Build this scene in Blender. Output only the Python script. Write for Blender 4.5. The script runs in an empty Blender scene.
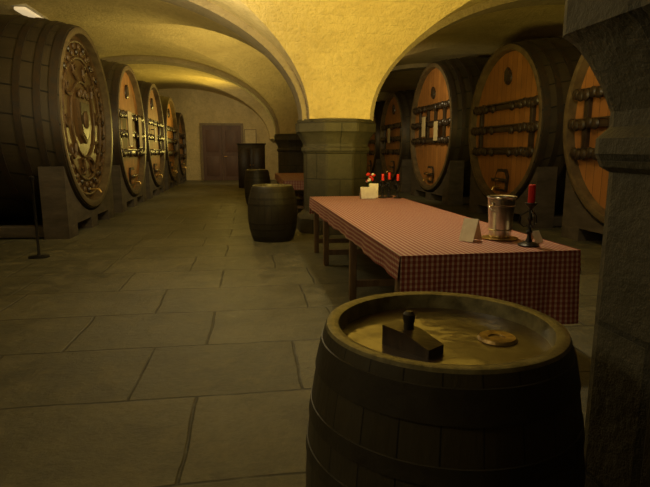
import bpy, bmesh, math, random
from mathutils import Vector, Matrix
random.seed(4)
S=bpy.context.scene
COL=S.collection
pi=math.pi
# ------------------------------------------------------------------ materials
def newmat(name):
    m=bpy.data.materials.new(name); m.use_nodes=True
    nt=m.node_tree
    return m,nt,nt.nodes['Principled BSDF']
def N(nt,t,**kw):
    n=nt.nodes.new(t)
    for k,v in kw.items(): setattr(n,k,v)
    return n
def math_(nt,op,a,b=None,clamp=False):
    n=N(nt,'ShaderNodeMath',operation=op); n.use_clamp=clamp
    for i,v in enumerate((a,b)):
        if v is None: continue
        if isinstance(v,(int,float)): n.inputs[i].default_value=v
        else: nt.links.new(v,n.inputs[i])
    return n.outputs[0]
def mix(nt,f,a,b,blend='MIX'):
    n=N(nt,'ShaderNodeMixRGB',blend_type=blend)
    for i,v in enumerate((f,a,b)):
        if isinstance(v,(int,float)): n.inputs[i].default_value=v
        elif isinstance(v,(tuple,list)): n.inputs[i].default_value=(*v[:3],1)
        else: nt.links.new(v,n.inputs[i])
    return n.outputs[0]
def noise(nt,scale,detail=4,vec=None,mapscale=None,rough=.6):
    tc=N(nt,'ShaderNodeTexCoord'); src=tc.outputs['Object']
    if mapscale:
        mp=N(nt,'ShaderNodeMapping'); mp.inputs['Scale'].default_value=mapscale
        nt.links.new(src,mp.inputs[0]); src=mp.outputs[0]
    n=N(nt,'ShaderNodeTexNoise'); n.inputs['Scale'].default_value=scale
    n.inputs['Detail'].default_value=detail; n.inputs['Roughness'].default_value=rough
    nt.links.new(src,n.inputs['Vector'])
    return n.outputs['Fac']
def ramp(nt,f,a,b):
    r=N(nt,'ShaderNodeValToRGB'); r.color_ramp.elements[0].position=a; r.color_ramp.elements[1].position=b
    nt.links.new(f,r.inputs[0]); return r.outputs[0]
def bump(nt,bs,h,strength=.3,dist=.02):
    b=N(nt,'ShaderNodeBump'); b.inputs['Strength'].default_value=strength; b.inputs['Distance'].default_value=dist
    nt.links.new(h,b.inputs['Height']); nt.links.new(b.outputs[0],bs.inputs['Normal'])
def plain(name,c,rough=.6,metal=0,c2=None,scale=8,bs_=.2,dist=.01,mapscale=None,emit=None,es=0):
    m,nt,b=newmat(name)
    c2=c2 or tuple(x*.7 for x in c)
    f=noise(nt,scale,mapscale=mapscale)
    nt.links.new(mix(nt,ramp(nt,f,.3,.7),c2,c),b.inputs['Base Color'])
    b.inputs['Roughness'].default_value=rough; b.inputs['Metallic'].default_value=metal
    bump(nt,b,f,bs_,dist)
    if emit:
        b.inputs['Emission Color'].default_value=(*emit,1); b.inputs['Emission Strength'].default_value=es
    return m
def planks(name,mode,n,c1,c2,rough=.5,gap=.03,grain=(1,1,1),gs=6,bstr=.4,off=0.0,rvar=.15,coat=0):
    m,nt,b=newmat(name)
    tc=N(nt,'ShaderNodeTexCoord'); sp=N(nt,'ShaderNodeSeparateXYZ'); nt.links.new(tc.outputs['Object'],sp.inputs[0])
    X,Y,Z=sp.outputs
    if mode=='Y': p=math_(nt,'MULTIPLY',Y,n)
    elif mode=='X': p=math_(nt,'MULTIPLY',X,n)
    elif mode=='D':
        p=math_(nt,'MULTIPLY',math_(nt,'ADD',math_(nt,'MULTIPLY',X,.86),math_(nt,'MULTIPLY',Y,.5)),n)
    elif mode=='AX': p=math_(nt,'MULTIPLY',math_(nt,'ARCTAN2',Y,Z),n/(2*pi))
    else: p=math_(nt,'MULTIPLY',math_(nt,'ARCTAN2',Y,X),n/(2*pi))
    p=math_(nt,'ADD',p,100.37+off)
    fr=math_(nt,'FRACT',p); fl=math_(nt,'FLOOR',p)
    wn=N(nt,'ShaderNodeTexWhiteNoise',noise_dimensions='1D'); nt.links.new(fl,wn.inputs['W'])
    ed=math_(nt,'GREATER_THAN',math_(nt,'ABSOLUTE',math_(nt,'SUBTRACT',fr,.5)),.5-gap)
    g=noise(nt,gs,6,mapscale=grain)
    big=noise(nt,1.3 if mode!='D' else 5,3)
    f=math_(nt,'ADD',math_(nt,'MULTIPLY',wn.outputs['Value'],.45),math_(nt,'MULTIPLY',g,.55))
    col=mix(nt,f,c2,c1)
    col=mix(nt,math_(nt,'MULTIPLY',ramp(nt,big,.45,.7),.45),col,tuple(x*.45 for x in c2))
    col=mix(nt,ed,col,tuple(x*.15 for x in c2))
    nt.links.new(col,b.inputs['Base Color'])
    r=math_(nt,'ADD',math_(nt,'MULTIPLY',g,rvar*2),rough-rvar)
    nt.links.new(r,b.inputs['Roughness'])
    if coat:
        b.inputs['Coat Weight'].default_value=1; b.inputs['Coat IOR'].default_value=coat
        pud=ramp(nt,noise(nt,5.5,5,rough=.6),.50,.62)
        nt.links.new(math_(nt,'ADD',math_(nt,'MULTIPLY',pud,.16),.045),b.inputs['Coat Roughness'])
        nt.links.new(math_(nt,'SUBTRACT',1.0,math_(nt,'MULTIPLY',pud,.55)),b.inputs['Coat Weight'])
        cn=N(nt,'ShaderNodeBump'); cn.inputs['Strength'].default_value=.45; cn.inputs['Distance'].default_value=.006
        hs=math_(nt,'SUBTRACT',noise(nt,7,3),math_(nt,'MULTIPLY',ed,.25))
        nt.links.new(hs,cn.inputs['Height']); nt.links.new(cn.outputs[0],b.inputs['Coat Normal'])
    hh=math_(nt,'SUBTRACT',math_(nt,'MULTIPLY',g,.5),math_(nt,'MULTIPLY',ed,1.0))
    bump(nt,b,hh,bstr,.012)
    return m

M={}
M['headR']=planks('cask_head_oak','Y',5.2,(.50,.225,.058),(.28,.112,.028),.45,.022,(6,14,1.2),3,.4)
M['headL']=planks('cask_head_oak_aged','Y',5.2,(.46,.22,.055),(.24,.105,.028),.6,.022,(6,14,1.2),3,.4)
M['headD']=planks('cask_head_carved_dark','Y',5.2,(.15,.08,.03),(.08,.042,.015),.4,.022,(6,14,1.2),3,.5)
M['stave']=planks('cask_staves','AX',56,(.065,.048,.026),(.027,.02,.011),.5,.03,(1,8,8),2.5,.5)
M['rim']=plain('cask_rim_wood',(.16,.115,.055),.42,0,(.07,.048,.025),6)
M['iron']=plain('iron_hoop',(.045,.04,.035),.45,.6,(.07,.045,.025),9,.3)
M['rail']=plain('dark_carved_oak',(.05,.033,.02),.35,0,(.023,.015,.01),10,.4)
M['carve']=plain('worn_carved_oak',(.145,.085,.032),.55,.0,(.06,.033,.014),14,.5)
M['cradle']=plain('cradle_beam',(.10,.078,.052),.75,0,(.05,.038,.025),3,.5,.02,(1,1,3))
M['paper']=plain('paper',(.82,.74,.55),.7,0,(.7,.6,.42),20,.02)
M['sheet']=plain('aged_paper',(.62,.52,.28),.7,0,(.48,.38,.2),6,.02)
M['brass']=plain('brass',(.7,.48,.15),.3,.9,(.5,.32,.1),20,.1)
M['obrass']=plain('aged_brass',(.45,.32,.12),.4,.8,(.2,.13,.05),40,.3)
M['bstave']=planks('barrel_staves','AZ',24,(.050,.041,.022),(.026,.021,.011),.5,.02,(9,9,1.2),2.5,.6)
M['bhead']=planks('barrel_head','D',9,(.085,.048,.018),(.04,.022,.009),.4,.012,(3,8,1),4,.2,0,.1,2.2)
M['brim']=plain('barrel_chime',(.23,.20,.095),.33,0,(.08,.068,.034),25,.5,.006)
M['bhoop']=plain('barrel_hoop_rusty',(.04,.034,.021),.5,.3,(.026,.021,.013),12,.4)
M['block']=plain('dark_block_wood',(.06,.038,.02),.35,0,(.028,.018,.01),16,.3,.005,(1,4,1))
M['tablewood']=plain('table_wood',(.22,.14,.065),.5,0,(.13,.075,.035),5,.2,.005,(6,6,1))
M['steel']=plain('pewter',(.62,.6,.54),.28,1,(.5,.48,.42),30,.05)
M['red']=plain('red_wax',(.62,.02,.015),.35,0,(.5,.015,.01),5,.02)
M['black']=plain('wrought_iron',(.03,.027,.025),.4,.6,None,20,.2)
M['door']=plain('door_paint',(.13,.07,.055),.6,0,(.09,.05,.04),3,.1,.005,(1,1,.3))
M['frame']=plain('door_frame',(.22,.16,.085),.6)
M['green']=plain('leaf_green',(.05,.12,.03),.6)
M['white']=plain('white_ceramic',(.75,.7,.6),.3)
M['lamp']=plain('lamp_glass',(.9,.8,.6),.3,emit=(1,.75,.4),es=.6)

def plaster(name,c1,c2,bstr=.35,brick=True):
    m,nt,b=newmat(name)
    f=noise(nt,1.1,5); f2=noise(nt,14,5); f3=noise(nt,3.5,6,rough=.7)
    col=mix(nt,ramp(nt,f,.3,.72),c2,c1)
    col=mix(nt,math_(nt,'MULTIPLY',ramp(nt,f2,.45,.75),.25),col,tuple(x*.6 for x in c2))
    col=mix(nt,math_(nt,'MULTIPLY',ramp(nt,f3,.48,.72),.35),col,tuple(x*.62 for x in c2))
    h=math_(nt,'ADD',f2,math_(nt,'MULTIPLY',f3,1.5))
    if brick:
        tc=N(nt,'ShaderNodeTexCoord')
        br=N(nt,'ShaderNodeTexBrick'); br.inputs['Scale'].default_value=1
        br.inputs['Brick Width'].default_value=.30; br.inputs['Row Height'].default_value=.11; br.inputs['Mortar Size'].default_value=.014
        br.inputs['Mortar Smooth'].default_value=1
        nt.links.new(tc.outputs['Object'],br.inputs['Vector'])
        h=math_(nt,'SUBTRACT',h,math_(nt,'MULTIPLY',br.outputs['Fac'],.16))
    nt.links.new(col,b.inputs['Base Color']); b.inputs['Roughness'].default_value=.85
    bump(nt,b,h,bstr,.04)
    return m
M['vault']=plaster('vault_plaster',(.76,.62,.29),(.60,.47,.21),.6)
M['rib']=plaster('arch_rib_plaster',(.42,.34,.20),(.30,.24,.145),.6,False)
M['wall']=plaster('wall_plaster',(.66,.54,.28),(.48,.38,.19),.5)
# masonry pillar
m,nt,b=newmat('pillar_masonry'); M['stone']=m
tc=N(nt,'ShaderNodeTexCoord'); sp=N(nt,'ShaderNodeSeparateXYZ'); nt.links.new(tc.outputs['Object'],sp.inputs[0])
an=math_(nt,'MULTIPLY',math_(nt,'ARCTAN2',sp.outputs[1],sp.outputs[0]),.55)
cb=N(nt,'ShaderNodeCombineXYZ'); nt.links.new(an,cb.inputs[0]); nt.links.new(sp.outputs[2],cb.inputs[1])
br=N(nt,'ShaderNodeTexBrick'); nt.links.new(cb.outputs[0],br.inputs['Vector']); br.inputs['Scale'].default_value=1
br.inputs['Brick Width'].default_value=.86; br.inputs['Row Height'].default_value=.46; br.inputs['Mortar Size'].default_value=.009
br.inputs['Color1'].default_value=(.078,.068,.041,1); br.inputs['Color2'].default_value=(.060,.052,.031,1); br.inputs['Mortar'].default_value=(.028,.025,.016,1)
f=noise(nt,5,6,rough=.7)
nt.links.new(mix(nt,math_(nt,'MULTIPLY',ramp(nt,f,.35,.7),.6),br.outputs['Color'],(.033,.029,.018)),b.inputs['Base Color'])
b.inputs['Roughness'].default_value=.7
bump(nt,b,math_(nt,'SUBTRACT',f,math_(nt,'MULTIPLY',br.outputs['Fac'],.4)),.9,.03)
# floor
m,nt,b=newmat('flagstone_floor'); M['floor']=m
tc=N(nt,'ShaderNodeTexCoord')
mp=N(nt,'ShaderNodeMapping'); mp.inputs['Rotation'].default_value=(0,0,0); mp.inputs['Location'].default_value=(.3,.35,0)
nt.links.new(tc.outputs['Object'],mp.inputs[0])
nz=N(nt,'ShaderNodeTexNoise'); nz.inputs['Scale'].default_value=1.9; nz.inputs['Detail'].default_value=6
nt.links.new(tc.outputs['Object'],nz.inputs['Vector'])
va=N(nt,'ShaderNodeVectorMath',operation='MULTIPLY_ADD')
nt.links.new(nz.outputs['Color'],va.inputs[0]); va.inputs[1].default_value=(.06,.06,0); nt.links.new(mp.outputs[0],va.inputs[2])
br=N(nt,'ShaderNodeTexBrick'); nt.links.new(va.outputs[0],br.inputs['Vector'])
br.offset=.38; br.squash=1.35; br.squash_frequency=3
br.inputs['Scale'].default_value=1; br.inputs['Brick Width'].default_value=1.0; br.inputs['Row Height'].default_value=.82
br.inputs['Mortar Size'].default_value=.013; br.inputs['Mortar Smooth'].default_value=.8
f=noise(nt,1.1,9,rough=.75); f2=noise(nt,26,6,rough=.8); f3=noise(nt,4.0,8,rough=.75)
br.inputs['Color1'].default_value=(.150,.138,.076,1); br.inputs['Color2'].default_value=(.092,.087,.048,1); br.inputs['Mortar'].default_value=(.07,.066,.037,1)
jf=math_(nt,'MULTIPLY',br.outputs['Fac'],ramp(nt,f3,.30,.52))
col=mix(nt,math_(nt,'MULTIPLY',ramp(nt,f,.42,.60),.7),br.outputs['Color'],(.050,.048,.027))
col=mix(nt,math_(nt,'MULTIPLY',ramp(nt,f3,.48,.66),.55),col,(.205,.18,.10))
col=mix(nt,math_(nt,'MULTIPLY',ramp(nt,f2,.42,.66),.45),col,(.052,.048,.027))
col=mix(nt,math_(nt,'MULTIPLY',jf,.85),col,(.032,.03,.018))
nt.links.new(col,b.inputs['Base Color'])
nt.links.new(math_(nt,'ADD',math_(nt,'MULTIPLY',f3,.6),.2),b.inputs['Roughness'])
bump(nt,b,math_(nt,'SUBTRACT',math_(nt,'ADD',math_(nt,'MULTIPLY',f2,.35),math_(nt,'MULTIPLY',f3,1.1)),math_(nt,'MULTIPLY',jf,.5)),.7,.022)
# gingham (UV in metres)
m,nt,b=newmat('gingham_cloth'); M['cloth']=m
uv=N(nt,'ShaderNodeUVMap'); sp=N(nt,'ShaderNodeSeparateXYZ'); nt.links.new(uv.outputs[0],sp.inputs[0])
def stripe(o,per,duty): return math_(nt,'LESS_THAN',math_(nt,'FRACT',math_(nt,'MULTIPLY',math_(nt,'ADD',o,50),1/per)),duty)
su=stripe(sp.outputs[0],.034,.58); sv=stripe(sp.outputs[1],.034,.52)
s=math_(nt,'MULTIPLY',math_(nt,'ADD',math_(nt,'MULTIPLY',su,1.2),math_(nt,'MULTIPLY',sv,.8)),.5)
r=N(nt,'ShaderNodeValToRGB'); r.color_ramp.interpolation='CONSTANT'
e=r.color_ramp.elements; e[0].position=0; e[0].color=(.55,.42,.31,1); e[1].position=.3; e[1].color=(.40,.20,.145,1)
x=e.new(.5); x.color=(.33,.095,.07,1)
x=e.new(.8); x.color=(.21,.035,.03,1)
nt.links.new(s,r.inputs[0]); nt.links.new(r.outputs[0],b.inputs['Base Color']); b.inputs['Roughness'].default_value=.6
bump(nt,b,noise(nt,3,3),.3,.02)

# ------------------------------------------------------------------ mesh tools
class B:
    def __init__(s): s.bm=bmesh.new(); s.mats=[]
    def mi(s,m):
        m=M[m]
        if m not in s.mats: s.mats.append(m)
        return s.mats.index(m)
    def _fin(s,faces,mat,smooth):
        i=s.mi(mat)
        for f in faces: f.material_index=i; f.smooth=smooth
    def lathe(s,prof,mat,seg=48,axis='Z',o=(0,0,0),smooth=True,close=False):
        rings=[]
        o=Vector(o)
        for r,h in prof:
            ring=[]
            for k in range(seg if r>1e-6 else 1):
                a=2*pi*k/seg; c,d=r*math.cos(a),r*math.sin(a)
                p=(c,d,h) if axis=='Z' else ((h,c,d) if axis=='X' else (d,h,c))
                ring.append(s.bm.verts.new(o+Vector(p)))
            rings.append(ring)
        fs=[]
        pairs=list(zip(rings[:-1],rings[1:]))
        if close: pairs.append((rings[-1],rings[0]))
        for A,C in pairs:
            for k in range(seg):
                k2=(k+1)%seg
                if len(A)==1 and len(C)==1: break
                if len(A)==1: fs.append(s.bm.faces.new((A[0],C[k2],C[k])))
                elif len(C)==1: fs.append(s.bm.faces.new((A[k],A[k2],C[0])))
                else: fs.append(s.bm.faces.new((A[k],A[k2],C[k2],C[k])))
        s._fin(fs,mat,smooth)
    def octo(s,prof,mat,ch=.045):
        rings=[]
        for r,h in prof:
            ring=[]
            if r<1e-6: ring=[s.bm.verts.new((0,0,h))]
            else:
                ap=r*math.cos(pi/8); side=2*ap*math.tan(pi/8)
                for k in range(8):
                    a=2*pi*k/8; n_=Vector((math.cos(a),math.sin(a),0)); t_=Vector((-math.sin(a),math.cos(a),0))
                    for q in (-1,-.5,0,.5,1):
                        off=q*(side/2-ch*.5)
                        ring.append(s.bm.verts.new(n_*ap+t_*off+Vector((0,0,h))))
            rings.append(ring)
        fs=[]
        for A,C in zip(rings[:-1],rings[1:]):
            m_=max(len(A),len(C))
            for k in range(m_):
                k2=(k+1)%m_
                if len(A)==1: fs.append(s.bm.faces.new((A[0],C[k2],C[k])))
                elif len(C)==1: fs.append(s.bm.faces.new((A[k],A[k2],C[0])))
                else: fs.append(s.bm.faces.new((A[k],A[k2],C[k2],C[k])))
        s._fin(fs,mat,True)
    def box(s,c,d,mat,rot=None,bev=0):
        r=bmesh.ops.create_cube(s.bm,size=1)
        vs=r['verts']
        mt=Matrix.Translation(c)@(rot.to_4x4() if rot else Matrix())@Matrix.Diagonal((*d,1))
        bmesh.ops.transform(s.bm,matrix=mt,verts=vs)
        fs=list({f for v in vs for f in v.link_faces})
        s._fin(fs,mat,False)
        if bev:
            es=list({e for v in vs for e in v.link_edges})
            bmesh.ops.bevel(s.bm,geom=es,offset=bev,segments=2,affect='EDGES',profile=.5,material=-1)
    def ball(s,c,r,mat,sc=(1,1,1),seg=12):
        q=bmesh.ops.create_uvsphere(s.bm,u_segments=seg,v_segments=max(6,seg//2+2),radius=r)
        vs=q['verts']; bmesh.ops.transform(s.bm,matrix=Matrix.Translation(c)@Matrix.Diagonal((*sc,1)),verts=vs)
        s._fin(list({f for v in vs for f in v.link_faces}),mat,True)
    def tube(s,pts,r,mat,seg=8):
        pts=[Vector(p) for p in pts]; rings=[]
        for i,p in enumerate(pts):
            t=(pts[min(i+1,len(pts)-1)]-pts[max(i-1,0)]).normalized()
            u=t.cross(Vector((0,0,1)) if abs(t.z)<.9 else Vector((1,0,0))).normalized(); w=t.cross(u)
            rr=r[i] if isinstance(r,(list,tuple)) else r
            rings.append([s.bm.verts.new(p+rr*(math.cos(2*pi*k/seg)*u+math.sin(2*pi*k/seg)*w)) for k in range(seg)])
        fs=[]
        for A,C in zip(rings[:-1],rings[1:]):
            for k in range(seg): fs.append(s.bm.faces.new((A[k],A[(k+1)%seg],C[(k+1)%seg],C[k])))
        fs.append(s.bm.faces.new(rings[0][::-1])); fs.append(s.bm.faces.new(rings[-1]))
        s._fin(fs,mat,True)
    def prism(s,poly,x0,x1,mat,axis='X'):
        def P(x,y,z): return (x,y,z) if axis=='X' else (y,x,z)
        A=[s.bm.verts.new(P(x0,y,z)) for y,z in poly]; C=[s.bm.verts.new(P(x1,y,z)) for y,z in poly]
        n=len(poly); fs=[s.bm.faces.new(A[::-1]),s.bm.faces.new(C)]
        for k in range(n): fs.append(s.bm.faces.new((A[k],A[(k+1)%n],C[(k+1)%n],C[k])))
        s._fin(fs,mat,False)
    def obj(s,name,parent=None,loc=(0,0,0),rot=(0,0,0),ang=35):
        bmesh.ops.recalc_face_normals(s.bm,faces=s.bm.faces[:])
        me=bpy.data.meshes.new(name); s.bm.to_mesh(me); s.bm.free()
        for m in s.mats: me.materials.append(m)
        me.set_sharp_from_angle(angle=math.radians(ang))
        o=bpy.data.objects.new(name,me); COL.objects.link(o); o.location=loc; o.rotation_euler=rot
        if parent: o.parent=parent
        return o
def empty(name,loc=(0,0,0),rot=(0,0,0)):
    e=bpy.data.objects.new(name,None); COL.objects.link(e); e.location=loc; e.rotation_euler=rot; e.empty_display_size=.2
    return e

# ------------------------------------------------------------------ room
XL,XR,YB,YF=-7.5,10.5,-7.0,25.4
ZS,RISE=1.90,2.25
PX=1.5; PY=[1.1,9.2,17.3]; HW=.5
def axis_samples(stations,hw,n=22):
    out=[]
    for i in range(len(stations)):
        a=stations[i]
        lo=a-hw if i>0 else a; hi=a+hw if i<len(stations)-1 else a
        out.append((lo,0.0)); 
        if hi>lo+1e-6: out.append((hi,0.0))
        if i<len(stations)-1:
            b2=stations[i+1]-hw; 
            L=(b2-hi)/2
            for k in range(1,2*n):
                th=pi*k/(2*n); out.append((hi+L*(1-math.cos(th)),math.sin(th)))
            if i+1==len(stations)-1:
                out.append((b2,0.0))
    return out
xs=axis_samples([XL,PX,XR],HW); ys=axis_samples([YB]+PY+[YF],HW)
bb=B(); V=[[bb.bm.verts.new((x,y,ZS+RISE*max(s_,t_))) for (y,t_) in ys] for (x,s_) in xs]
fs=[]
for i in range(len(xs)-1):
    for j in range(len(ys)-1):
        a,b_,c,d=V[i][j],V[i+1][j],V[i+1][j+1],V[i][j+1]
        s0,s1,t0,t1=xs[i][1],xs[i+1][1],ys[j][1],ys[j+1][1]
        if xs[i+1][0]-xs[i][0]<1e-6 or ys[j+1][0]-ys[j][0]<1e-6: continue
        if abs(s0-t0)<1e-5 and abs(s1-t1)<1e-5 and abs(s0-s1)>1e-6:
            fs+= [bb.bm.faces.new((a,b_,c)),bb.bm.faces.new((a,c,d))]
        elif abs(s1-t0)<1e-5 and abs(s0-t1)<1e-5 and abs(s0-s1)>1e-6:
            fs+= [bb.bm.faces.new((a,b_,d)),bb.bm.faces.new((b_,c,d))]
        else: fs.append(bb.bm.faces.new((a,b_,c,d)))
bb._fin(fs,'vault',True)
bb.obj('ceiling',ang=9)
bb=B()
for y in PY:
    for (x0,x1) in ((XL+HW,PX-HW),(PX+HW,XR-HW)):
        cx=(x0+x1)/2; L=(x1-x0)/2; fs=[]; prev=None
        for k in range(0,49):
            th=pi*k/48; c_,s_=math.cos(th),math.sin(th)
            pin=(cx-(L-.10)*c_,ZS-.02+(RISE-.10)*s_); po=(cx-(L+.1)*c_,ZS+.02+(RISE+.1)*s_)
            ring=[bb.bm.verts.new((pin[0],y-.33,pin[1])),bb.bm.verts.new((pin[0],y+.33,pin[1])),
                  bb.bm.verts.new((po[0],y+.33,po[1])),bb.bm.verts.new((po[0],y-.33,po[1]))]
            if prev:
                for q in range(4): fs.append(bb.bm.faces.new((prev[q],prev[(q+1)%4],ring[(q+1)%4],ring[q])))
            prev=ring
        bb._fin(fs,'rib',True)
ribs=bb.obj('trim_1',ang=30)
def slab(name,c,d,mat):
    b=B(); b.box(c,d,mat); return b.obj(name)
cx,cy=(XL+XR)/2,(YB+YF)/2
slab('floor',(cx,cy,-.1),(XR-XL+.6,YF-YB+.6,.2),'floor')
slab('wall_left',(XL-.15,cy,2.15),(.3,YF-YB+.6,4.3),'wall')
slab('wall_right',(XR+.15,cy,2.15),(.3,YF-YB+.6,4.3),'wall')
slab('wall_back',(cx,YF+.15,2.15),(XR-XL,.3,4.3),'wall')
slab('wall_front',(cx,YB-.15,2.15),(XR-XL,.3,4.3),'wall')
b=B()
dx0,dx1=-2.08,-.3; dc=(dx0+dx1)/2; dw=dx1-dx0; dh=2.52; dy=YF-.065
b.box((dc-dw/4,dy,dh/2),(dw/2-.012,.07,dh),'door'); b.box((dc+dw/4,dy,dh/2),(dw/2-.012,.07,dh),'door')
for sx in (-1,1):
    for zz,hh in ((.65,.9),(1.8,1.0)): b.box((dc+sx*dw/4,dy-.04,zz),(dw/2-.3,.02,hh),'door',bev=.006)
    b.box((dc+sx*(dw/2+.05),dy,dh/2),(.1,.1,dh),'frame')
b.box((dc,dy,dh+.05),(dw+.2,.1,.1),'frame')
b.tube([(dc+.09,dy-.04,1.1),(dc+.09,dy-.1,1.1),(dc+.2,dy-.1,1.1)],.013,'brass')
b.obj('door_1')
b=B(); b.box((.12,YF-.032,1.95),(.5,.03,.75),'sheet'); b.box((.12,YF-.027,1.95),(.56,.02,.81),'frame'); b.obj('notice_board')

# pillars
def pillar(x,y):
    b=B()
    prof=[(0,0),(.70,0),(.70,.24),(.66,.28),(.61,.32),(.575,.36),(.575,.8),(.575,1.34),(.60,1.355),(.615,1.39),(.615,1.43),(.585,1.46),
          (.585,1.50),(.61,1.56),(.65,1.63),(.68,1.67),(.69,1.68),(.72,1.70),(.72,1.85),(.69,1.87),(.69,1.90),(0,1.90)]
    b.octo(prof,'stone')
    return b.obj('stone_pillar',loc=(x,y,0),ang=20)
for y in PY: pillar(PX,y)

# ------------------------------------------------------------------ casks
def cask(x,y,zc,R,flip,style,length=2.7,signs=()):
    E=empty('wine_cask',(x,y,0),(0,0,pi if flip else 0))
    Rb=R*1.105
    def rad(u): return R+(Rb-R)*(1-(2*u-1)**2)
    hm={'c':'headD','l':'headL','r':'headR','g':'headR'}[style]
    b=B(); n=16
    prof=[(rad(k/n),-length*k/n) for k in range(n+1)]
    b.lathe(prof,'stave',72,'X',(0,0,zc))
    b.obj('body',E)
    b=B()
    b.lathe([(R,0),(R-.03,.012),(R-.10,.0),(R-.12,-.15)],'rim',72,'X',(0,0,zc))
    b.lathe([(R,-length),(R-.1,-length),(R-.12,-length+.14),(0,-length+.14)],'rim',72,'X',(0,0,zc))
    b.obj('chime',E)
    b=B(); 
    b.lathe([(R-.115,-.13),(0,-.13)],hm,72,'X',(0,0,zc)); h=b.obj('head',E)
    b=B()
    for u,w in ((.03,.11),(.11,.09),(.21,.09),(.33,.09),(.67,.09),(.79,.09),(.89,.09),(.97,.11)):
        x0=-length*u; r0=rad(u-w/2/length); r1=rad(u+w/2/length)
        b.lathe([(r0-.005,x0+w/2),(r0+.016,x0+w/2),(r1+.016,x0-w/2),(r1-.005,x0-w/2)],'iron',72,'X',(0,0,zc))
    b.obj('hoops',E)
    b=B(); xf=-.13; Ri=R-.12
    def chord(z): return math.sqrt(max(0,Ri*Ri-z*z))-.03
    if style in('r','l','g'):
        rails=(.36,-.08,-.52) if style!='g' else (.55,.1,-.35)
        for z in rails:
            w=chord(abs(z)+.07)
            b.box((xf+.05,0,zc+z),(.10,2*w,.10),'rail',bev=.012)
            b.box((xf+.075,0,zc+z+.075),(.06,2*w*.92,.035),'rail',bev=.008)
            for sgn in (-1,1):
                for t in (.3,.55,.66,.78,.88,.97): b.ball((xf+.11,sgn*w*t,zc+z+.02*math.sin(t*40)),.07,'rail',(.6,1.2,1.25),8)
        ym=(-.98,-.3,.3,.98) if style=='g' else (-1.06,1.06)
        for yy in ym:
            b.box((xf+.035,yy,zc+(rails[0]+rails[2])/2),(.07,.11,rails[0]-rails[2]+.1),'rail',bev=.01)
        b.lathe([(0,.05),(.10,.05),(.13,.03),(.14,0)],'rail',20,'X',(xf,0,zc+.92))
        b.prism([(-.09,zc+.86),(.09,zc+.86),(.09,zc+1.05),(0,zc+1.12),(-.09,zc+1.05)],xf,xf+.055,'rail')
    else:
        for r_,t_ in ((Ri-.10,.03),(Ri*.74,.022),(Ri*.46,.02)):
            b.lathe([(r_+t_*math.cos(a*pi/4),t_*1.2*math.sin(a*pi/4)+.01) for a in range(8)],'carve',64,'X',(xf,0,zc),close=True)
        for k in range(56):
            a=2*pi*k/56; r_=Ri*(.84+.035*(-1)**k)
            b.ball((xf+.02,r_*math.cos(a),zc+r_*math.sin(a)),.05,'carve' if k%3 else 'rail',(.6,1,1.1),8)
        for k in range(10):
            a=2*pi*k/10
            pts=[(xf+.02,Ri*r_*math.cos(a+q),zc+Ri*r_*math.sin(a+q)) for r_,q in ((.5,0),(.56,.12),(.62,.17),(.68,.12),(.69,.0),(.64,-.05),(.61,.02))]
            b.tube(pts,[.03,.03,.028,.025,.022,.02,.012],'carve',6)
        b.prism([(-.3,zc+.34),(.3,zc+.34),(.3,zc-.05),(.22,zc-.27),(0,zc-.42),(-.22,zc-.27),(-.3,zc-.05)],xf,xf+.05,'carve')
        b.prism([(-.25,zc+.29),(.25,zc+.29),(.25,zc-.03),(.18,zc-.22),(0,zc-.35),(-.18,zc-.22),(-.25,zc-.03)],xf+.05,xf+.06,'rail')
        for k in range(5): b.ball((xf+.04,-.22+.11*k,zc+.43+.04*(k%2)),.055,'carve',(.7,1,1.3),8)
        b.ball((xf+.06,0,zc+.0),.13,'carve',(.35,1,1.2),12)
    zb=zc-Ri+.13
    if style!='c':
        b.prism([(-.22,zb-.03),(.22,zb-.03),(.26,zb+.28),(.17,zb+.42),(-.17,zb+.42),(-.26,zb+.28)],xf,xf+.045,'rail')
        b.prism([(-.17,zb+.02),(.17,zb+.02),(.2,zb+.27),(.13,zb+.36),(-.13,zb+.36),(-.2,zb+.27)],xf+.04,xf+.06,hm)
        b.box((xf+.085,0,zb+.2),(.05,.62,.07),'rail',bev=.01)
        b.tube([(xf+.05,0,zb+.2),(xf+.17,0,zb+.2)],.022,'brass')
    b.tube([(xf+.02,0,zb+.06),(xf+.2,0,zb+.06),(xf+.23,0,zb+.0)],.02,'brass')
    b.obj('fittings',E)
    for (sy,sz,sw,sh,mm) in signs:
        q=B(); q.box((.02,sy,zc+sz),(.012,sw,sh),mm); q.box((.012,sy,zc+sz),(.012,sw+.03,sh+.03),'rail')
        q.box((-.05,sy,zc+sz+sh/2-.04),(.13,.03,.03),'rail'); q.obj('paper_sign_part',E)
    b=B()
    for u in (.09,.88):
        rr=rad(u)+.018; xc=-length*u; hwid=R*.93; top=zc-math.sqrt(rr*rr-hwid*hwid*.97)
        top=min(top,1.25); yc=math.sqrt(rr*rr-(zc-top)**2)
        poly=[(-hwid,0),(-hwid,top),(-min(yc,hwid-.01),top)]
        a0=math.atan2(top-zc,-min(yc,hwid-.01)); a1=math.atan2(top-zc,min(yc,hwid-.01))
        if a0>0:a0-=2*pi
        for k in range(1,24):
            a=a0+(a1-a0)*k/24; z=zc+rr*math.sin(a)
            poly.append((rr*math.cos(a),max(z,.22)))
        poly+=[(min(yc,hwid-.01),top),(hwid,top),(hwid,0),(hwid-.45,0),(hwid-.45,.2),(.2,.2),(.2,0),(-.2,0),(-.2,.2),(-hwid+.45,.2),(-hwid+.45,0)]
        b.prism(poly,xc-.19,xc+.19,'cradle')
    for sg in (-1,1): b.box((-length/2,sg*(R*.93-.2),.11),(length-.1,.24,.18),'cradle',bev=.015)
    b.obj('cradle',E)
    return E
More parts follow.
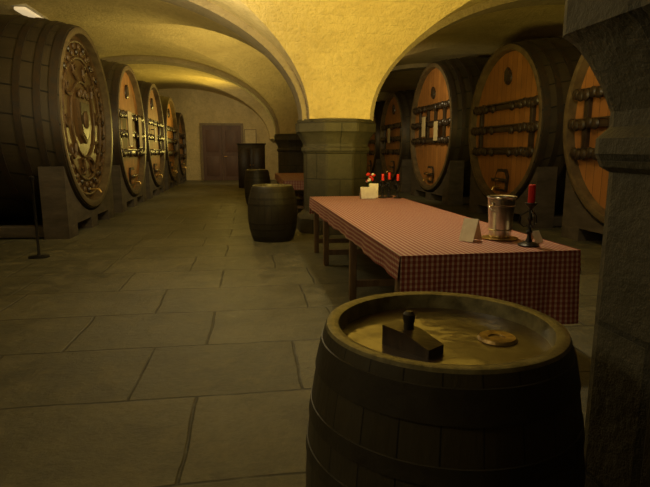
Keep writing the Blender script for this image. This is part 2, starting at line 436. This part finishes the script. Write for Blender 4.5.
LX=-2.8
cask(LX,10.2,1.93,1.55,False,'c')
cask(LX,13.85,1.85,1.55,False,'l',signs=((-.45,.05,.40,.8,'sheet'),(.75,.0,.32,.75,'sheet')))
cask(LX,17.3,1.85,1.54,False,'l',signs=((-.4,0,.3,.4,'sheet'),))
cask(LX,20.8,1.8,1.5,False,'l'); cask(LX,23.85,1.65,1.3,False,'l')
RX=5.0
cask(RX,6.45,1.86,1.53,True,'r'); cask(RX,10.15,1.88,1.53,True,'r')
cask(RX,14.45,2.0,1.72,True,'g',signs=((.65,-.1,.3,.5,'sheet'),(-.35,.05,.3,.55,'sheet')))
cask(RX,18.5,1.85,1.5,True,'r',signs=((-.1,.05,.3,.5,'sheet'),)); cask(RX,22.1,1.8,1.5,True,'r')

# ------------------------------------------------------------------ upright barrels
def barrel(x,y,H,Re,Rm,seg=66):
    E=empty('wooden_barrel',(x,y,0))
    def rad(u): return Re+(Rm-Re)*(1-abs(2*u-1)**2.2)
    b=B(); n=24
    b.lathe([(0,.03),(Re-.03,.03),(Re-.025,0)]+[(rad(k/n),H*k/n) for k in range(n)]+[(rad(1)+.0,H-.008)],'bstave',seg)
    b.obj('staves',E)
    b=B(); t=.036*Re/.32
    b.lathe([(Re,H-.01),(Re-.004,H),(Re-t*.5,H+.003),(Re-t,H-.002),(Re-t-.006,H-.045)],'brim',seg)
    b.obj('chime',E)
    b=B(); b.lathe([(Re-t-.002,H-.042),(0,H-.042)],'bhead',seg); b.obj('head',E)
    b=B()
    for z0,z1 in ((.03,.11),(.2,.245),(.31,.35),(.65,.69),(.755,.80),(.885,.965)):
        za,zb=z0*H,z1*H
        b.lathe([(rad(z0)-.002,za),(rad(z0)+.003,za+.002),(rad(z1)+.003,zb-.002),(rad(z1)-.002,zb)],'bhoop',seg)
    b.obj('hoops',E)
    return E
bh=.965
FB=barrel(.484,1.235,bh,.302,.355,96)
b=B(); zt=bh-.042
b.prism([(-.07,0),(.07,0),(.07,.022),(.0,.045),(-.07,.05)],-.03,.03,'block',axis='X')
bmesh.ops.transform(b.bm,matrix=Matrix.Translation((-.10,-.06,zt))@Matrix.Rotation(math.radians(35),4,'Z')@Matrix.Rotation(math.radians(180),4,'Z'),verts=b.bm.verts[:])
b.lathe([(0,.03),(.014,.03),(.012,.065),(.0145,.07),(.0145,.088),(.008,.095),(0,.095)],'bhoop',16,o=(-.105,-.045,zt-.005))
b.obj('bung_block',FB)
b=B(); b.lathe([(.02,.001),(.022,.006),(.045,.008),(.05,.001)],'obrass',32,o=(.135,-.03,zt)); b.lathe([(0,.004),(.021,.003)],'obrass',24,o=(.135,-.03,zt)); b.obj('bung_ring',FB)
barrel(.36,8.28,.86,.31,.39); barrel(.22,13.8,.9,.28,.34)
b=B(); b.box((0,0,.8),(1.0,.5,1.6),'rail',bev=.01); b.box((0,0,1.62),(1.08,.56,.05),'rail',bev=.01)
for sx in(-.245,.245): b.box((sx,-.255,.82),(.4,.02,1.3),'block',bev=.008); b.ball((sx*.2,-.275,.85),.02,'brass')
b.obj('wooden_cupboard',loc=(.12,20.2,0))

# ------------------------------------------------------------------ tables
def table(x0,x1,y0,y1,h,front,side,legs,rz=0):
    E=empty('dining_table',((x0+x1)/2,(y0+y1)/2,0),(0,0,rz)); mx,my=(x1-x0)/2,(y1-y0)/2
    b=B(); b.box((0,0,h-.03),(2*mx-.01,2*my-.01,.04),'tablewood')
    for ly in legs:
        l=ly-(y0+y1)/2
        for sx in(-1,1): b.box((sx*(mx-.06),l,(h-.05)/2),(.065,.065,h-.05),'tablewood',bev=.006)
        b.box((0,l,h-.1),(2*mx-.14,.04,.09),'tablewood')
    for sx in(-1,1): b.box((sx*(mx-.06),(legs[0]+legs[-1])/2-(y0+y1)/2,h-.1),(.03,legs[-1]-legs[0],.09),'tablewood')
    b.box((0,(legs[0]+legs[-1])/2-(y0+y1)/2,.16),(.05,legs[-1]-legs[0],.06),'tablewood')
    for ly in legs: b.box((0,ly-(y0+y1)/2,.16),(2*mx-.14,.05,.06),'tablewood')
    b.obj('frame',E)
    bm=bmesh.new(); uvl=bm.loops.layers.uv.new('UVMap'); t=.004
    def quadstrip(fn,nu,nv):
        g=[[fn(i/nu,j/nv) for j in range(nv+1)] for i in range(nu+1)]
        vv=[[bm.verts.new(p[0]) for p in row] for row in g]
        for i in range(nu):
            for j in range(nv):
                idx=((i,j),(i+1,j),(i+1,j+1),(i,j+1))
                f=bm.faces.new([vv[a][c] for a,c in idx]); f.smooth=True
                for lp,(a,c) in zip(f.loops,idx): lp[uvl].uv=g[a][c][1]
    def top(u,v):
        x=-mx+2*mx*u; y=-my+2*my*v; return ((x,y,h-.006+t+.0015*math.sin(x*9)*math.sin(y*4)*(1-abs(2*u-1))),(x,y))
    quadstrip(top,24,60)
    def endskirt(sg,drop):
        def fn(u,v):
            x=-mx+2*mx*u; d=drop*v
            off=.004+.018*v+.012*v*math.sin(x*11+1)+.006*v*math.sin(x*27)
            return ((x+(.01*v)*(2*u-1),sg*(my+off),h-.002-d),(x,sg*(my+d)))
        return fn
    def sideskirt(sg,drop):
        def fn(u,v):
            y=-my+2*my*u; d=drop*v*(1+.06*math.sin(y*2.3))
            off=.004+.012*v+.008*v*math.sin(y*8)+.006*v*math.sin(y*19)
            return ((sg*(mx+off),y,h-.002-d),(sg*(mx+d),y))
        return fn
    quadstrip(endskirt(-1,front),60,12); quadstrip(endskirt(1,front*.5),30,6)
    quadstrip(sideskirt(-1,side),120,5); quadstrip(sideskirt(1,side),120,5)
    bmesh.ops.remove_doubles(bm,verts=bm.verts[:],dist=.0035)
    bmesh.ops.recalc_face_normals(bm,faces=bm.faces[:])
    me=bpy.data.meshes.new('tablecloth'); bm.to_mesh(me); bm.free(); me.materials.append(M['cloth']); me.set_sharp_from_angle(angle=math.radians(45))
    o=bpy.data.objects.new('cloth',me); COL.objects.link(o); o.parent=E
    return E
TH=.76
table(.875,2.09,3.08,7.30,TH,.49,.15,(3.25,4.73,6.28,7.1),math.radians(1.0))
table(.74,2.0,11.2,15.0,TH,.2,.15,(11.5,13.1,14.7))
TZ=TH+.001
b=B(); b.lathe([(0,0),(.11,0),(.128,.005),(.13,.008),(.12,.010),(.0,.010)],'brass',40); b.obj('serving_tray',loc=(1.81,3.58,TZ))
b=B(); b.lathe([(0,0),(.07,0),(.075,.006),(.078,.02),(.085,.12),(.092,.22),(.098,.285),(.106,.293),(.104,.30),(.095,.296),(.088,.22),(.075,.03),(0,.02)],'steel',48)
for z in (.06,.235): b.lathe([(.081+z*.05,z-.004),(.086+z*.05,z),(.081+z*.05,z+.004)],'steel',48)
for sg in(-1,1):
    b.ball((sg*.097,0,.25),.012,'steel'); b.tube([(sg*(.103+.022*math.sin(a)),.022*math.cos(a)*1.1*(1),.235-.02+.02*math.cos(a)) for a in [k*pi/6 for k in range(7)]],.004,'steel')
b.obj('wine_cooler',loc=(1.81,3.58,TZ+.0102),rot=(0,0,.5))
def candlestick(x,y,s=1,ch=.09):
    b=B()
    b.lathe([(0,0),(.055,0),(.057,.006),(.045,.014),(.02,.022),(.012,.04),(.009,.06),(.018,.075),(.009,.09),(.008,.13),(.017,.145),(.008,.16),(.008,.20),(.03,.222),(.034,.232),(.028,.234),(.02,.226),(0,.226)],'black',20)
    for k in range(3):
        a=k*2*pi/3+.4; b.tube([(.01*math.cos(a),.01*math.sin(a),.19),(.05*math.cos(a),.05*math.sin(a),.16),(.055*math.cos(a),.055*math.sin(a),.12),(.03*math.cos(a),.03*math.sin(a),.10),(.01*math.cos(a),.01*math.sin(a),.11)],.004,'black',6)
    b.lathe([(.0,.226),(.019,.226),(.0185,.226+ch),(.015,.23+ch),(.004,.226+ch),(0,.226+ch)],'red',20)
    b.tube([(0,0,.224+ch),(.002,0,.238+ch)],.0015,'black',6)
    o=b.obj('candlestick',loc=(x,y,TZ)); o.scale=(s,s,s); return o
candlestick(1.87,3.28,1.25,.10)
def card(x,y,w,h,rz,lean=.35):
    b=B()
    for sg in(-1,1):
        b.box((0,sg*h*math.sin(lean)/2,h*math.cos(lean)/2+.003),(w,.003,h),'paper',Matrix.Rotation(sg*lean,3,'X'))
    return b.obj('menu_card',loc=(x,y,TZ),rot=(0,0,rz))
card(1.56,3.52,.11,.17,-.9,.42); card(1.97,3.38,.09,.09,.5,.5); card(1.56,6.85,.20,.16,.1,.3); card(1.68,7.0,.12,.2,-.3)
candlestick(1.79,6.95,1); candlestick(1.90,7.02,1.05); candlestick(1.98,6.88,1)
b=B(); b.lathe([(0,0),(.05,0),(.065,.05),(.07,.12),(.075,.125),(.065,.12),(0,.11)],'white',24)
for k in range(16):
    a=random.random()*6.28; r_=random.uniform(.01,.07); z=random.uniform(.2,.32)
    b.tube([(0,0,.1),(r_*.5*math.cos(a),r_*.5*math.sin(a),z*.7),(r_*math.cos(a),r_*math.sin(a),z)],.003,'green',5)
    b.ball((r_*math.cos(a),r_*math.sin(a),z),.025,'red' if k%3 else 'white',(1,1,.7),8)
b.obj('flower_pot',loc=(1.66,7.17,TZ))
b=B(); b.lathe([(0,0),(.13,0),(.13,.012),(.03,.03),(.018,.05),(.016,1.0),(.03,1.03),(.03,1.06),(0,1.08)],'black',20); b.obj('iron_post',loc=(-2.78,7.3,0))
b=B(); b.box((0,0,0),(.3,1.1,.05),'white',bev=.015); b.box((0,0,-.05),(.22,1.0,.07),'lamp',bev=.03); b.obj('ceiling_lamp',loc=(-4.15,11.6,4.05))

# ------------------------------------------------------------------ lights
def light(kind,loc,power,color,target=None,size=.25,spot=90,blend=.6):
    d=bpy.data.lights.new('lamp',kind); d.energy=power; d.color=color
    if kind in('POINT','SPOT'): d.shadow_soft_size=size
    if kind=='SPOT': d.spot_size=math.radians(spot); d.spot_blend=blend
    o=bpy.data.objects.new('spot_light' if kind=='SPOT' else 'fill_light',d); COL.objects.link(o); o.location=loc
    if target: o.rotation_euler=(Vector(target)-Vector(loc)).to_track_quat('-Z','Y').to_euler()
    return o
Yc=(1,.73,.15); W=(1,.79,.42); G=(1,.82,.47)
light('SPOT',(1.6,5.2,1.5),420,Yc,(1.5,7.2,3.6),.3,140,.7)
light('SPOT',(-.6,21.5,1.8),420,Yc,(-1.5,20.0,4),.3,150,.8)
light('SPOT',(-.5,13.2,1.8),190,(1,.76,.25),(-1,14.2,4),.4,150,.8)
light('SPOT',(-1.2,5.6,1.7),80,(1,.78,.35),(-2.2,7.4,4),.4,150,.8)
light('SPOT',(-.6,20.5,3.4),170,W,(-.9,25.4,1.3),.3,110,.8)  # added spot without a fixture, brightens the door and back wall
light('SPOT',(1.5,4.6,3.7),210,G,(1.5,4.9,0),.15,95,.8)  # added unseen spot: lights the tablecloth, gives reflections on the front barrel
light('SPOT',(2.4,8.4,3.2),240,W,(5.1,10.5,2.1),.15,85,.8)
light('SPOT',(2.8,12.5,3.2),190,W,(5.1,14.7,2.1),.15,90,.8)
light('SPOT',(2.8,4.6,3.2),110,W,(5.1,6.9,1.9),.15,80,.8)
light('SPOT',(-.2,8.0,3.3),120,W,(-2.8,10.3,2.0),.15,85,.8)
light('SPOT',(-.4,12.2,3.4),170,W,(-2.8,14.1,1.8),.15,85,.8)
light('SPOT',(-.4,15.6,3.4),150,W,(-2.8,17.7,1.8),.15,90,.8)
light('POINT',(-1.0,7.6,2.9),75,G,None,.3)  # added fill for the left aisle, no bulb modelled here
light('POINT',(-2.2,1.0,3.0),66,G,None,.3)  # added fill that lifts the foreground floor, no real fixture
w=bpy.data.worlds.new('World'); S.world=w; w.use_nodes=True
w.node_tree.nodes['Background'].inputs[0].default_value=(1,.8,.5,1); w.node_tree.nodes['Background'].inputs[1].default_value=.01
# ------------------------------------------------------------------ camera
cd=bpy.data.cameras.new('Camera'); cam=bpy.data.objects.new('Camera',cd); COL.objects.link(cam)
cd.sensor_width=36; cd.lens=36*525/650; cd.clip_start=.05
cam.location=(0,0,1.4); cam.rotation_euler=(math.radians(90-10.1),0,math.radians(-8.2))
S.camera=cam
S.view_settings.view_transform='Standard'
